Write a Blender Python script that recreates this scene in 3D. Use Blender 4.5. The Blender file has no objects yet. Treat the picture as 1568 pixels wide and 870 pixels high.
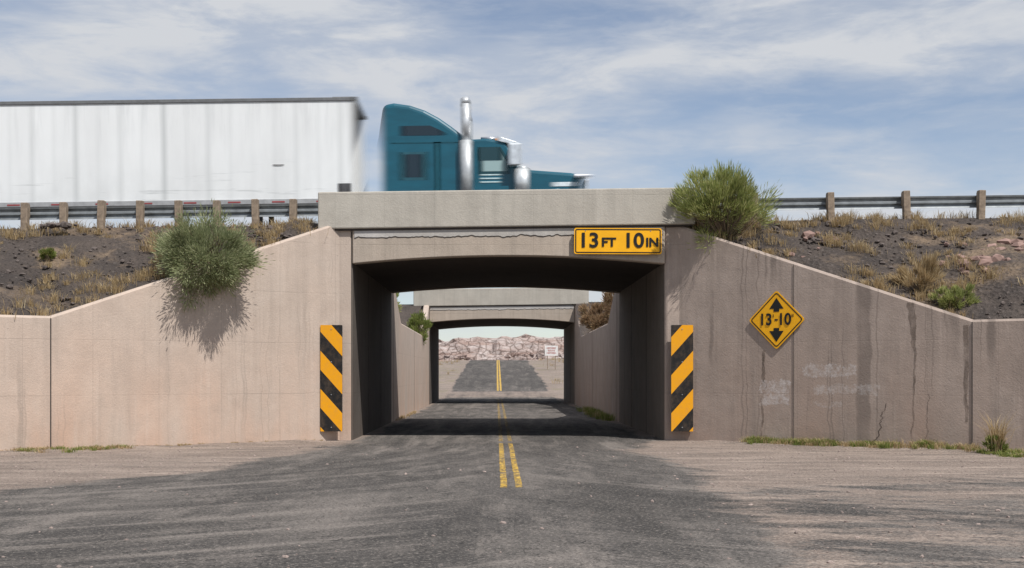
import bpy, bmesh, math, random
from mathutils import Vector, Matrix, noise as mn
random.seed(7)
R = random.random
def U(a,b): return a+(b-a)*random.random()
scene = bpy.context.scene
COL = scene.collection

# ---------------------------------------------------------------- node helper
class B:
    def __init__(s, name, rough=0.85, metal=0.0, spec=0.3):
        s.m = bpy.data.materials.new(name); s.m.use_nodes = True
        s.t = s.m.node_tree
        s.bsdf = s.t.nodes['Principled BSDF']
        s.bsdf.inputs['Roughness'].default_value = rough
        s.bsdf.inputs['Metallic'].default_value = metal
        s.bsdf.inputs['Specular IOR Level'].default_value = spec
    def n(s, typ): return s.t.nodes.new(typ)
    def put(s, sock, v):
        if hasattr(v, 'is_output'): s.t.links.new(v, sock)
        else:
            if isinstance(v, (tuple, list)) and sock.type == 'RGBA' and len(v) == 3: v = (*v, 1)
            sock.default_value = v
    def pos(s):
        return s.n('ShaderNodeNewGeometry').outputs['Position']
    def obj(s): return s.n('ShaderNodeTexCoord').outputs['Object']
    def map(s, vec, scale=(1,1,1), rot=(0,0,0), loc=(0,0,0)):
        k = s.n('ShaderNodeMapping'); s.put(k.inputs['Vector'], vec)
        k.inputs['Scale'].default_value = scale; k.inputs['Rotation'].default_value = rot
        k.inputs['Location'].default_value = loc
        return k.outputs[0]
    def noise(s, vec, scale, detail=4, rough=0.55, dist=0.0):
        k = s.n('ShaderNodeTexNoise'); s.put(k.inputs['Vector'], vec)
        k.inputs['Scale'].default_value = scale; k.inputs['Detail'].default_value = detail
        k.inputs['Roughness'].default_value = rough; k.inputs['Distortion'].default_value = dist
        return k.outputs[0]
    def vor(s, vec, scale, feat='F1', out=0):
        k = s.n('ShaderNodeTexVoronoi'); k.feature = feat; s.put(k.inputs['Vector'], vec)
        k.inputs['Scale'].default_value = scale
        return k.outputs[out]
    def rng(s, v, a, b, c=0.0, d=1.0):
        k = s.n('ShaderNodeMapRange'); s.put(k.inputs[0], v)
        for i, q in enumerate((a, b, c, d)): k.inputs[i+1].default_value = q
        return k.outputs[0]
    def math(s, op, a, b=0.0, c=0.0):
        k = s.n('ShaderNodeMath'); k.operation = op
        s.put(k.inputs[0], a); s.put(k.inputs[1], b); s.put(k.inputs[2], c)
        return k.outputs[0]
    def mix(s, f, a, b, mode='MIX'):
        k = s.n('ShaderNodeMix'); k.data_type = 'RGBA'; k.blend_type = mode
        s.put(k.inputs[0], f); s.put(k.inputs[6], a); s.put(k.inputs[7], b)
        return k.outputs[2]
    def sep(s, v):
        k = s.n('ShaderNodeSeparateXYZ'); s.put(k.inputs[0], v); return k.outputs
    def comb(s, x, y, z=0.0):
        k = s.n('ShaderNodeCombineXYZ'); s.put(k.inputs[0], x); s.put(k.inputs[1], y); s.put(k.inputs[2], z); return k.outputs[0]
    def attr(s, name):
        k = s.n('ShaderNodeAttribute'); k.attribute_name = name; return k.outputs['Fac']
    def col(s, c): s.put(s.bsdf.inputs['Base Color'], c)
    def alpha(s, a): s.put(s.bsdf.inputs['Alpha'], a)
    def bump(s, h, strength=0.4, dist=0.02):
        k = s.n('ShaderNodeBump'); k.inputs['Strength'].default_value = strength
        k.inputs['Distance'].default_value = dist; s.put(k.inputs['Height'], h)
        s.t.links.new(k.outputs[0], s.bsdf.inputs['Normal'])

def plain(name, c, rough=0.6, metal=0.0, var=0.15, scale=6, spec=0.3):
    b = B(name, rough, metal, spec)
    f = b.noise(b.obj(), scale, 3, 0.6)
    b.col(b.mix(b.rng(f, 0.3, 0.7), tuple(x*(1-var) for x in c), tuple(min(1, x*(1+var)) for x in c)))
    return b.m

# ---------------------------------------------------------------- materials
def concrete(name, base, warm, streak=0.5, stain=0.5, patches=None, cracks=0.0):
    b = B(name, 0.92)
    p = b.pos(); xyz = b.sep(p)
    big = b.rng(b.noise(p, 0.45, 3, 0.6), 0.35, 0.68)
    c = b.mix(big, base, warm)
    if stain:
        lowf = b.math('MULTIPLY', b.rng(xyz[2], 0.0, 2.8, 1.0, 0.0), b.rng(b.noise(b.map(p, (1, 1, .5)), 0.9, 4), 0.32, 0.7))
        c = b.mix(b.math('MULTIPLY', lowf, stain), c, (base[0]*1.03, base[1]*0.75, base[2]*0.61))
    st = b.rng(b.noise(b.map(p, (1, 1, .07)), 3.2, 5, 0.65), 0.50, 0.72)
    c = b.mix(b.math('MULTIPLY', st, streak), c, tuple(x*0.64 for x in base))
    st2 = b.rng(b.noise(b.map(p, (1, 1, .05), loc=(4, 2, 0)), 5.5, 3, 0.6), 0.58, 0.72)
    c = b.mix(b.math('MULTIPLY', st2, streak*0.6), c, tuple(min(1, x*1.28) for x in base))
    bl = b.rng(b.noise(p, 1.6, 7, 0.72), 0.42, 0.64)
    c = b.mix(b.math('MULTIPLY', bl, 0.34), c, tuple(x*0.68 for x in warm))
    sp = b.rng(b.noise(p, 30, 2, 0.7), 0.3, 0.75)
    c = b.mix(b.math('MULTIPLY', sp, 0.22), c, tuple(x*0.6 for x in base))
    fr = b.math('FRACT', b.math('DIVIDE', b.math('ADD', xyz[2], 0.06), 1.22))
    ln = b.math('LESS_THAN', fr, 0.012)
    lm = b.rng(b.noise(p, 1.1, 2), .45, .6, 0, .30)
    c = b.mix(b.math('MULTIPLY', ln, lm), c, tuple(x*0.4 for x in base))
    frx = b.math('FRACT', b.math('DIVIDE', b.math('ADD', xyz[0], 0.31), 1.22))
    lx = b.math('LESS_THAN', frx, 0.010)
    c = b.mix(b.math('MULTIPLY', lx, 0.24), c, tuple(x*0.4 for x in base))
    if cracks:
        run = b.noise(b.comb(b.math('ADD', xyz[0], b.math('MULTIPLY', b.noise(p, 1.2, 3), .22)), 0.0, 0.0), 1.5, 2, .5)
        rm = b.math('MULTIPLY', b.rng(b.math('ABSOLUTE', b.math('SUBTRACT', run, .5)), .0, .010, 1, 0), b.rng(b.noise(b.map(p, (.8, .8, .35)), 0.8, 2), .47, .6))
        c = b.mix(b.math('MULTIPLY', rm, cracks), c, tuple(x*0.45 for x in base))
    pit = b.math('LESS_THAN', b.vor(p, 2.6), 0.035)
    c = b.mix(b.math('MULTIPLY', pit, 0.35), c, tuple(x*0.4 for x in base))
    if patches:
        q = b.noise(p, 4, 4, 0.8)
        w = b.math('MULTIPLY', b.math('SUBTRACT', q, 0.5), 0.35)
        q2 = b.rng(b.noise(p, 9, 4, 0.8), 0.40, 0.62)
        xx = b.math('ADD', xyz[0], w); zz = b.math('ADD', xyz[2], w)
        for (x0, x1, z0, z1, a) in patches:
            mx = b.math('MULTIPLY', b.math('GREATER_THAN', xx, x0), b.math('LESS_THAN', xx, x1))
            mz = b.math('MULTIPLY', b.math('GREATER_THAN', zz, z0), b.math('LESS_THAN', zz, z1))
            m = b.math('MULTIPLY', b.math('MULTIPLY', mx, mz), q2)
            c = b.mix(b.math('MULTIPLY', m, a), c, (0.60, 0.56, 0.54))
    b.col(c)
    h = b.math('ADD', b.noise(p, 26, 4, 0.7), b.math('MULTIPLY', b.noise(p, 3, 3), 1.2))
    h = b.math('SUBTRACT', h, b.math('MULTIPLY', b.math('MAXIMUM', ln, pit), 0.8))
    b.bump(h, 0.40, 0.02)
    return b.m

M_wallL = concrete('wall_concrete_sunny', (0.50, 0.415, 0.350), (0.55, 0.435, 0.355), 0.42, 0.70, None, 0.35)
M_wallR = concrete('wall_concrete_shaded_weathered', (0.435, 0.355, 0.303), (0.375, 0.300, 0.253), 0.65, 0.40,  # base darkened for the side away from the sun; streaks and cracks are weathering
                   patches=[(6.28, 6.86, 0.92, 1.50, 0.65), (7.15, 8.15, 1.58, 1.85, 0.6), (7.35, 8.6, 1.18, 1.40, 0.4), (7.3, 7.9, .9, 1.0, .35)], cracks=0.75)
M_par = concrete('parapet_concrete', (0.47, 0.44, 0.385), (0.44, 0.405, 0.35), 0.40, 0.0)
M_gird = concrete('girder_concrete', (0.42, 0.36, 0.30), (0.45, 0.375, 0.305), 0.6, 0.0)
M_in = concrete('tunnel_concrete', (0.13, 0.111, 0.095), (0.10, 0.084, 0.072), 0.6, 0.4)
M_inR = concrete('tunnel_concrete_lighter', (0.22, 0.188, 0.16), (0.175, 0.148, 0.125), 0.6, 0.4)  # right side paler: bounced daylight mixed into the concrete colour
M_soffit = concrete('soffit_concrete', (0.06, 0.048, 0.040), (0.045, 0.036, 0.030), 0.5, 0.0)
M_joint = plain('joint_filler', (0.06, 0.05, 0.045), 0.9)
M_patch = concrete('mortar_patch', (0.50, 0.48, 0.46), (0.42, 0.39, 0.35), 0.3, 0.0)

def dirt(b, p):
    c = b.mix(b.rng(b.noise(p, 0.5, 5, 0.65), 0.35, 0.65), (0.200, 0.158, 0.132), (0.290, 0.232, 0.195))
    c = b.mix(b.rng(b.noise(b.map(p, (.28, 1.7, 1)), 0.9, 5, 0.72), 0.48, 0.67), c, (0.40, 0.320, 0.268))
    c = b.mix(b.rng(b.noise(b.map(p, (.5, 1.3, 1), loc=(9, 3, 0)), 1.4, 6, 0.75), 0.49, 0.65, 0, .8), c, (0.135, 0.113, 0.098))
    c = b.mix(b.rng(b.noise(p, 14, 4, 0.85), 0.50, 0.65, 0, .85), c, (0.088, 0.075, 0.066))
    c = b.mix(b.rng(b.noise(b.map(p, loc=(3, 8, 1)), 24, 2, 0.8), 0.54, 0.68, 0, .7), c, (0.47, 0.40, 0.345))
    return c
def mat_ground():
    b = B('desert_ground', 0.95); p = b.pos()
    c = dirt(b, p)
    far = b.rng(b.sep(p)[1], 70, 100)
    sc = b.rng(b.noise(p, 0.35, 6, 0.8), 0.5, 0.6)
    c = b.mix(b.math('MULTIPLY', far, b.math('MULTIPLY', sc, 0.75)), c, (0.22, 0.19, 0.12))
    b.col(c)
    b.bump(b.math('ADD', b.noise(p, 9, 5, 0.75), b.vor(p, 12)), 0.8, 0.04)
    return b.m
M_ground = mat_ground()
def mat_road():
    b = B('worn_asphalt', 0.92, spec=0.15); p = b.pos(); xyz = b.sep(p)
    d = dirt(b, p)
    a = b.attr('asph'); tr = b.attr('track')
    ac = b.mix(b.rng(b.noise(p, 0.4, 5, 0.68), 0.36, 0.64), (0.080, 0.074, 0.070), (0.128, 0.116, 0.106))
    ac = b.mix(b.rng(b.noise(b.map(p, (1.6, .28, 1)), 1.1, 6, 0.75, 0.3), 0.47, 0.65), ac, (0.200, 0.177, 0.159))
    ac = b.mix(b.rng(b.noise(b.map(p, (1.0, .5, 1), loc=(5, 1, 0)), 1.7, 6, 0.78), 0.50, 0.64, 0, .8), ac, (0.056, 0.053, 0.050))
    # oval resurfacing patches
    pv = b.vor(b.map(p, (.30, .18, 1)), 1.0, 'F1', 1)
    ac = b.mix(b.rng(b.sep(pv)[0], .72, .74, 0, .45), ac, (0.055, 0.052, 0.050))
    def arc(cx):
        dx_ = b.math('SUBTRACT', xyz[0], cx); dy_ = b.math('MINIMUM', b.math('SUBTRACT', xyz[1], 29.0), 0.0)
        r_ = b.math('SQRT', b.math('ADD', b.math('MULTIPLY', dx_, dx_), b.math('MULTIPLY', dy_, dy_)))
        return b.noise(b.comb(b.math('MULTIPLY', r_, 1.9), b.math('MULTIPLY', xyz[1], .16), cx), 1.0, 4, .62)
    side = b.rng(b.math('ADD', xyz[0], b.math('MULTIPLY', b.math('SUBTRACT', b.noise(p, .5, 2), .5), 6.0)), -1.2, 1.6)
    ar = b.math('ADD', b.math('MULTIPLY', arc(-13.5), b.math('SUBTRACT', 1.0, side)), b.math('MULTIPLY', arc(14.5), side))
    ac = b.mix(b.rng(ar, .53, .66, 0, .75), ac, (0.046, 0.044, 0.042))
    ac = b.mix(b.rng(ar, .46, .34, 0, .75), ac, (0.235, 0.208, 0.186))
    ac = b.mix(b.rng(tr, 0.55, 0.95, 0, 0.7), ac, (0.044, 0.042, 0.040))
    ac = b.mix(b.rng(tr, 0.42, 0.1, 0, 0.6), ac, (0.220, 0.195, 0.175))
    ac = b.mix(b.rng(b.noise(p, 20, 3, 0.85), 0.52, 0.66, 0, 0.75), ac, (0.31, 0.275, 0.245))
    ac = b.mix(b.rng(b.noise(b.map(p, loc=(2, 7, 3)), 28, 2, 0.85), 0.52, 0.66, 0, 0.8), ac, (0.026, 0.024, 0.023))
    crk = b.math('LESS_THAN', b.math('ABSOLUTE', b.math('SUBTRACT', b.noise(p, 0.9, 5, 0.65, 0.5), 0.5)), 0.004)
    ac = b.mix(b.math('MULTIPLY', crk, 0.65), ac, (0.018, 0.018, 0.018))
    n1 = b.math('MULTIPLY', b.math('SUBTRACT', b.noise(b.map(p, (.45, 1.5, 1)), 1.3, 7, 0.78, 0.3), 0.5), 1.4)
    n2 = b.math('MULTIPLY', b.math('SUBTRACT', b.noise(p, 11, 3, 0.8), 0.5), 0.9)
    n3 = b.math('MULTIPLY', b.math('SUBTRACT', ar, 0.5), 0.9)
    f = b.rng(b.math('ADD', b.math('ADD', b.math('ADD', a, n1), n2), n3), 0.34, 0.64)
    b.col(b.mix(f, d, ac))
    b.bump(b.math('ADD', b.noise(p, 20, 4, 0.85), b.vor(p, 22)), 0.8, 0.02)
    return b.m
M_road = mat_road()
def mat_emb():
    b = B('cinder_soil', 0.95); p = b.pos()
    c = b.mix(b.rng(b.noise(p, 0.8, 5, 0.7), 0.35, 0.62), (0.055, 0.046, 0.042), (0.100, 0.080, 0.068))
    c = b.mix(b.rng(b.noise(b.map(p, (.7, 1, 1)), 0.55, 5, 0.7), 0.54, 0.66, 0, 0.75), c, (0.27, 0.195, 0.13))
    c = b.mix(b.math('MULTIPLY', b.math('LESS_THAN', b.vor(p, 7), 0.20), 0.5), c, (0.15, 0.125, 0.11))
    c = b.mix(b.rng(b.noise(p, 15, 4, 0.8), 0.52, 0.7), c, (0.025, 0.022, 0.020))
    b.col(c)
    b.bump(b.math('ADD', b.noise(p, 8, 6, 0.8), b.vor(p, 9)), 0.9, 0.07)
    return b.m
M_emb = mat_emb()
def mat_rock():
    b = B('mesa_rock', 0.95); p = b.pos()
    c = b.mix(b.rng(b.noise(b.map(p, (.25, .25, 2.2)), 0.5, 5, 0.7), 0.38, 0.62), (0.38, 0.27, 0.23), (0.57, 0.50, 0.47))
    c = b.mix(b.rng(b.noise(p, 1.1, 6, 0.75), 0.5, 0.64, 0, 0.8), c, (0.24, 0.165, 0.14))
    c = b.mix(b.rng(b.vor(p, 0.55, 'DISTANCE_TO_EDGE'), 0.0, 0.09, 0.8, 0), c, (0.12, 0.085, 0.07))
    b.col(c); b.bump(b.noise(p, 1.6, 6, 0.8), 1.0, 0.5)
    return b.m
M_rock = mat_rock()
def foliage(name, c1, c2, c3):
    b = B(name, 0.75, spec=0.15)
    g = b.n('ShaderNodeNewGeometry'); r = g.outputs['Random Per Island']
    c = b.mix(b.rng(r, 0, 0.6), c1, c2)
    c = b.mix(b.rng(r, 0.75, 1.0), c, c3)
    c = b.mix(b.rng(b.noise(g.outputs['Position'], 3.0, 2), 0.4, 0.65, 0, 0.6), c, c1)
    b.col(c)
    tr = b.n('ShaderNodeBsdfTranslucent'); b.put(tr.inputs[0], c)
    ms = b.n('ShaderNodeMixShader'); ms.inputs[0].default_value = 0.4
    out = b.t.nodes['Material Output']
    b.t.links.new(b.bsdf.outputs[0], ms.inputs[1]); b.t.links.new(tr.outputs[0], ms.inputs[2])
    b.t.links.new(ms.outputs[0], out.inputs[0])
    return b.m
M_sage = foliage('sage_leaves', (0.20, 0.235, 0.115), (0.36, 0.385, 0.21), (0.54, 0.53, 0.34))
M_green = foliage('rabbitbrush_leaves', (0.21, 0.255, 0.08), (0.42, 0.44, 0.16), (0.62, 0.58, 0.31))
M_weed = foliage('weed_leaves', (0.14, 0.19, 0.045), (0.27, 0.30, 0.09), (0.42, 0.38, 0.16))
M_dry = foliage('dry_grass_blades', (0.36, 0.26, 0.14), (0.52, 0.40, 0.23), (0.64, 0.54, 0.36))
M_brown = foliage('dry_brush_twigs', (0.26, 0.17, 0.10), (0.38, 0.25, 0.15), (0.38, 0.32, 0.16))
M_stem = plain('woody_stems', (0.20, 0.155, 0.11), 0.9)
M_stone = plain('stones', (0.27, 0.215, 0.19), 0.9, 0, 0.4, 1.5)
M_cinder = plain('cinder_stones', (0.10, 0.082, 0.074), 0.9, 0, 0.5, 1.5)
M_galv = plain('galvanised_steel', (0.26, 0.28, 0.29), 0.5, 0.4, 0.25, 4)
M_wood = plain('weathered_wood', (0.25, 0.195, 0.145), 0.9, 0, 0.35, 9)

# ---------------------------------------------------------------- mesh helpers
def mesh_obj(name, verts, faces, mat=None, parent=None, smooth=False):
    me = bpy.data.meshes.new(name); me.from_pydata(verts, [], faces); me.update()
    if smooth:
        me.polygons.foreach_set('use_smooth', [True]*len(me.polygons))
    o = bpy.data.objects.new(name, me); COL.objects.link(o)
    if mat: me.materials.append(mat)
    if parent: o.parent = parent
    return o
def empty(name, loc=(0, 0, 0)):
    o = bpy.data.objects.new(name, None); COL.objects.link(o); o.location = loc
    o.empty_display_size = 0.3
    return o
def fix_normals(o):
    bm = bmesh.new(); bm.from_mesh(o.data); bmesh.ops.recalc_face_normals(bm, faces=bm.faces)
    bm.to_mesh(o.data); bm.free()
def bevel(o, w, seg=2, ang=30):
    md = o.modifiers.new('bevel', 'BEVEL'); md.width = w; md.segments = seg
    md.limit_method = 'ANGLE'; md.angle_limit = math.radians(ang)
    return o
def box(name, x0, x1, y0, y1, z0, z1, mat, parent=None, bv=0.0, sl=0.0, seg=2):
    v = []
    for z, q in ((z0, 0), (z1, 1)):
        for x, y in ((x0, y0), (x1, y0), (x1, y1), (x0, y1)):
            v.append((x, y, z + sl*x))
    f = [(0, 3, 2, 1), (4, 5, 6, 7), (0, 1, 5, 4), (1, 2, 6, 5), (2, 3, 7, 6), (3, 0, 4, 7)]
    o = mesh_obj(name, v, f, mat, parent)
    if bv: bevel(o, bv, seg)
    return o
def prism(name, prof, y0, y1, mat, parent=None, bv=0.0, seg=2, ang=30):
    """xz profile extruded along y"""
    n = len(prof)
    v = [(x, y0, z) for x, z in prof] + [(x, y1, z) for x, z in prof]
    f = [tuple(range(n)), tuple(range(2*n-1, n-1, -1))]
    for i in range(n):
        j = (i+1) % n
        f.append((i, i+n, j+n, j))
    o = mesh_obj(name, v, f, mat, parent); fix_normals(o)
    if bv: bevel(o, bv, seg, ang)
    return o
def cyl(name, p0, p1, r, mat, parent=None, seg=20, r2=None, smooth=True):
    p0 = Vector(p0); p1 = Vector(p1); d = (p1-p0).normalized()
    a = d.orthogonal().normalized(); bb = d.cross(a)
    r2 = r if r2 is None else r2
    v = []
    for P, rr in ((p0, r), (p1, r2)):
        for i in range(seg):
            t = 2*math.pi*i/seg
            v.append(P + a*math.cos(t)*rr + bb*math.sin(t)*rr)
    f = [(i, (i+1) % seg, seg+(i+1) % seg, seg+i) for i in range(seg)]
    f += [tuple(range(seg-1, -1, -1)), tuple(range(seg, 2*seg))]
    o = mesh_obj(name, v, f, mat, parent)
    if smooth:
        for p in o.data.polygons:
            if len(p.vertices) == 4: p.use_smooth = True
    return o
def sstep(a, b, x):
    t = max(0, min(1, (x-a)/(b-a))); return t*t*(3-2*t)
def lerp_tab(tab, y):
    if y <= tab[0][0]: return tab[0][1]
    for (a, va), (b, vb) in zip(tab, tab[1:]):
        if y <= b: return va+(vb-va)*(y-a)/(b-a)
    return tab[-1][1]

SL = 0.0128
def clampx(x): return max(-60, min(60, x))
def zdeck(x): return 5.38 + SL*clampx(x)
def zshould(x): return 5.43 + 0.0105*clampx(x)
def zfar(y):
    if y < 78: return 0.0
    return 3.35*lerp_tab([(80, 0), (95, .14), (120, .49), (160, 1.0)], y)

# ---------------------------------------------------------------- ground sheet
def axis(parts):
    out = []
    for a, b, st in parts:
        n = max(1, round((b-a)/st))
        out += [a+(b-a)*i/n for i in range(n)]
    out.append(parts[-1][1]); return out
xs = axis([(-3000, -300, 300), (-300, -60, 20), (-60, -18, 3), (-18, 18, 0.6), (18, 60, 3), (60, 300, 20), (300, 3000, 300)])
ys = axis([(-300, -20, 20), (-20, 45, 0.8), (45, 80, 1.5), (80, 210, 1.5), (210, 400, 10), (400, 4000, 300)])
def gz(x, y):
    z = zfar(y)
    if y > 80 and not (-6 < x < 6.5): z += 0.5*(mn.noise(Vector((x*.08, y*.08, 0))) )*sstep(80, 110, y)
    if 20 < y < 31:
        s = 1 if x > 0 else -1
        x0 = 4.52 if s > 0 else 3.87
        a = abs(x)-x0
        if a > 0:
            yl = 31-0.7*a
            z += 0.10*sstep(1.6, 0.0, abs(yl-y))*(0.5+0.8*mn.noise(Vector((x*.9, y*.9, 3)))) * sstep(0, .8, a)
    return z
vs = [(x, y, gz(x, y) - 0.012) for y in ys for x in xs]
W = len(xs)
fs = [(j*W+i, j*W+i+1, (j+1)*W+i+1, (j+1)*W+i) for j in range(len(ys)-1) for i in range(W-1)]
mesh_obj('ground', vs, fs, M_ground, smooth=True)

# ---------------------------------------------------------------- road
def asph(x, y):
    n = mn.noise(Vector((x*.35, y*.35, 5)))+.5*mn.noise(Vector((x*1.1, y*1.1, 6)))
    if y < 33:
        L = lerp_tab([(6, -60), (13, -30), (15, -13), (16.9, -7.4), (20.7, -5.3), (25, -4.2), (29, -3.5), (33, -3.5)], y) + n*0.5
        Rr = lerp_tab([(8, 2.2), (10.6, 2.6), (14.5, 3.0), (21, 3.4), (27, 3.0), (31, 3.9)], y) + n*0.8
        a = sstep(-0.7, 0.8, x-L)*sstep(-0.9, 0.9, Rr-x)
        if x < L and y < 19: a = max(a, .40*sstep(4.0, 0, L-x))
        far_r = lerp_tab([(8, .58), (14, .54), (17.0, .48), (19.5, .26), (21.5, .02), (26, -.1), (33, -.1)], y)
        far_r *= sstep(-1.0, 1.2, x-Rr)
        if x > Rr-1: far_r += 0.45*mn.noise(Vector((x*.20, y*.75, 9)))*sstep(24, 18, y)
        return max(-.1, max(a, far_r))
    L = -3.3+n*.25; Rr = 3.85+n*.25
    a = sstep(-.3, .3, x-L)*sstep(-.3, .3, Rr-x)
    if 82 < y < 92: a = min(a, 0.40)
    elif y > 94: a *= 1.4
    return a
def track(x, y):
    c = 0.5
    for k, (x0, w, cur) in enumerate(((-1.5, .34, -1), (0.95, .30, 1.0), (1.9, .35, 1.4), (-2.9, .4, -1.3), (-.6, .22, -.5))):
        xc = x0 + cur*0.022*max(0, 22-y)**2*0.35
        d = abs(x-xc)
        v = math.exp(-(d/w)**2)*(0.6+0.8*mn.noise(Vector((k*7.1, y*.25, 2))))
        c += 0.30*v*(-1 if k in (0, 4) else 1)
    c += 0.42*mn.noise(Vector((x*.9, y*.16, 11)))
    if y > 94: c = .72
    elif y > 30: c = 0.5+0.25*mn.noise(Vector((x*1.2, y*.1, 11)))
    return max(0, min(1, c))
def grid_road(name, xs, ys, zf, mat):
    vs = [(x, y, zf(x, y)) for y in ys for x in xs]; W = len(xs)
    fs = [(j*W+i, j*W+i+1, (j+1)*W+i+1, (j+1)*W+i) for j in range(len(ys)-1) for i in range(W-1)]
    o = mesh_obj(name, vs, fs, mat, smooth=True)
    A = o.data.attributes.new('asph', 'FLOAT', 'POINT'); T = o.data.attributes.new('track', 'FLOAT', 'POINT')
    A.data.foreach_set('value', [asph(v[0], v[1]) for v in vs])
    T.data.foreach_set('value', [track(v[0], v[1]) for v in vs])
    return o
rx = [i*0.25 for i in range(-120, 121)]
ry = [-20+i*0.25 for i in range(0, 215)]
grid_road('junction_road', rx, ry, lambda x, y: 0.004, M_road)
nx = axis([(-3.55, 4.16, 0.257)])
ny = axis([(33.5, 80, .5), (80, 214, 1.5)])
grid_road('road', nx, ny, lambda x, y: zfar(y)+0.004, M_road)

def mat_yel():
    b = B('worn_yellow_paint', 0.85); p = b.pos(); y = b.sep(p)[1]
    wear = b.math('SUBTRACT', b.rng(y, 27, 32, 0.0, 0.05), b.rng(y, 80, 95, 0, .12))
    n = b.math('SUBTRACT', b.noise(p, 7, 6, 0.85), wear)
    f = b.rng(n, 0.43, 0.56)
    big = b.rng(b.noise(p, 1.4, 3, .6), .35, .65)
    b.col(b.mix(big, (0.66, 0.41, 0.06), (0.54, 0.37, 0.12)))
    b.alpha(b.math('MULTIPLY', f, 0.92)); return b.m
M_yel = mat_yel()
def strip(name, x0, w, y0, y1, st=0.5):
    yy = axis([(y0, y1, st)]); v = []
    for y in yy:
        j = 0.015*mn.noise(Vector((y*2, x0, 0)))
        v += [(x0-w/2+j, y, zfar(y)+0.009), (x0+w/2+j, y, zfar(y)+0.009)]
    return mesh_obj(name, v, [(2*i, 2*i+1, 2*i+3, 2*i+2) for i in range(len(yy)-1)], M_yel)
yl = empty('yellow_centre_line')
for xx in (0.11, 0.33):
    for (a, b_) in ((18.1, 20.7), (20.85, 24.2), (24.35, 29.6), (30.4, 43), (43.2, 80), (92, 214)):
        o = strip('line_segment', xx, 0.10 if a < 90 else .14, a, b_); o.parent = yl

# ---------------------------------------------------------------- embankments
def wall_top(t, z0, drop=2.5, tl=6.97): return z0-drop*min(t, tl)/tl
def section(s, x):
    x0 = 4.52 if s > 0 else 3.87; z0 = 5.31 if s > 0 else 5.39
    a = max(0, abs(x)-x0); t = a/.819
    wf = 31-.7*min(a, 8.2)+0.22; zf = wall_top(t, z0)-0.10
    k = sstep(8.2, 12.5, a)
    yf = wf*(1-k)+20.4*k; zf = zf*(1-k)-0.12*k
    zs = zshould(x); zd = zdeck(x)-0.01
    b_y = 77.5+.7*min(a, 8.2)-0.22; bz = wall_top(t, z0)-.1
    by = b_y*(1-k)+88*k; bz = bz*(1-k)+0.1*k
    return [(yf, zf), ((yf+31.6)/2, (zf+zs)/2+0.10), (31.6, zs), (33, zd), (42.0, zd), (43, zd-.1), (47.5, 3.42), (61.5, 3.42), (66.3, zd-.1),
            (67, zd), (77, zd), (by, bz)]
def embank(s):
    ax = axis([(3.95, 14, 0.22), (14, 30, 1.0), (30, 70, 5), (70, 300, 40)])
    if s > 0: ax = [a+0.25 for a in ax]
    rows = None; vs = []
    counts = [14, 12, 3, 2, 2, 6, 10, 8, 2, 2, 8]
    for a in ax:
        x = a*s; sec = section(s, x); pts = []
        for (p, q, n) in zip(sec, sec[1:], counts):
            for i in range(n): pts.append((p[0]+(q[0]-p[0])*i/n, p[1]+(q[1]-p[1])*i/n))
        pts.append(sec[-1]); rows = len(pts)
        for i, (y, z) in enumerate(pts):
            amp = 0.0 if i == 0 else 0.16
            if 31.5 < y < 43.5 or 66 < y < 77.3: amp = 0.02
            nz = mn.noise(Vector((x*.9, y*.9, 0)))+0.6*mn.noise(Vector((x*2.7, y*2.7, 4)))
            vs.append((x, y, z+amp*nz*min(1, i/3)))
    fs = []
    for i in range(len(ax)-1):
        for j in range(rows-1):
            q = (i*rows+j, (i+1)*rows+j, (i+1)*rows+j+1, i*rows+j+1)
            fs.append(q if s > 0 else q[::-1])
    return mesh_obj('embankment', vs, fs, M_emb, smooth=True)
emb = {s: embank(s) for s in (-1, 1)}
def emb_z(x, y):
    s = 1 if x > 0 else -1
    sec = section(s, x)
    for p, q in zip(sec, sec[1:]):
        if p[0] <= y <= q[0]: return p[1]+(q[1]-p[1])*(y-p[0])/(q[0]-p[0])
    return sec[0][1]

M_hw = plain('highway_asphalt', (0.10, 0.095, 0.09), 0.9, 0, 0.2, 2)
for y0, y1 in ((33.0, 41.8), (67.2, 76.4)):
    X = [-300, -60, 60, 300]
    v = [(x, y, zdeck(x)+0.03) for x in X for y in (y0, y1)]
    mesh_obj('highway', v, [(2*i, 2*i+2, 2*i+3, 2*i+1) for i in range(3)], M_hw)

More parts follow.
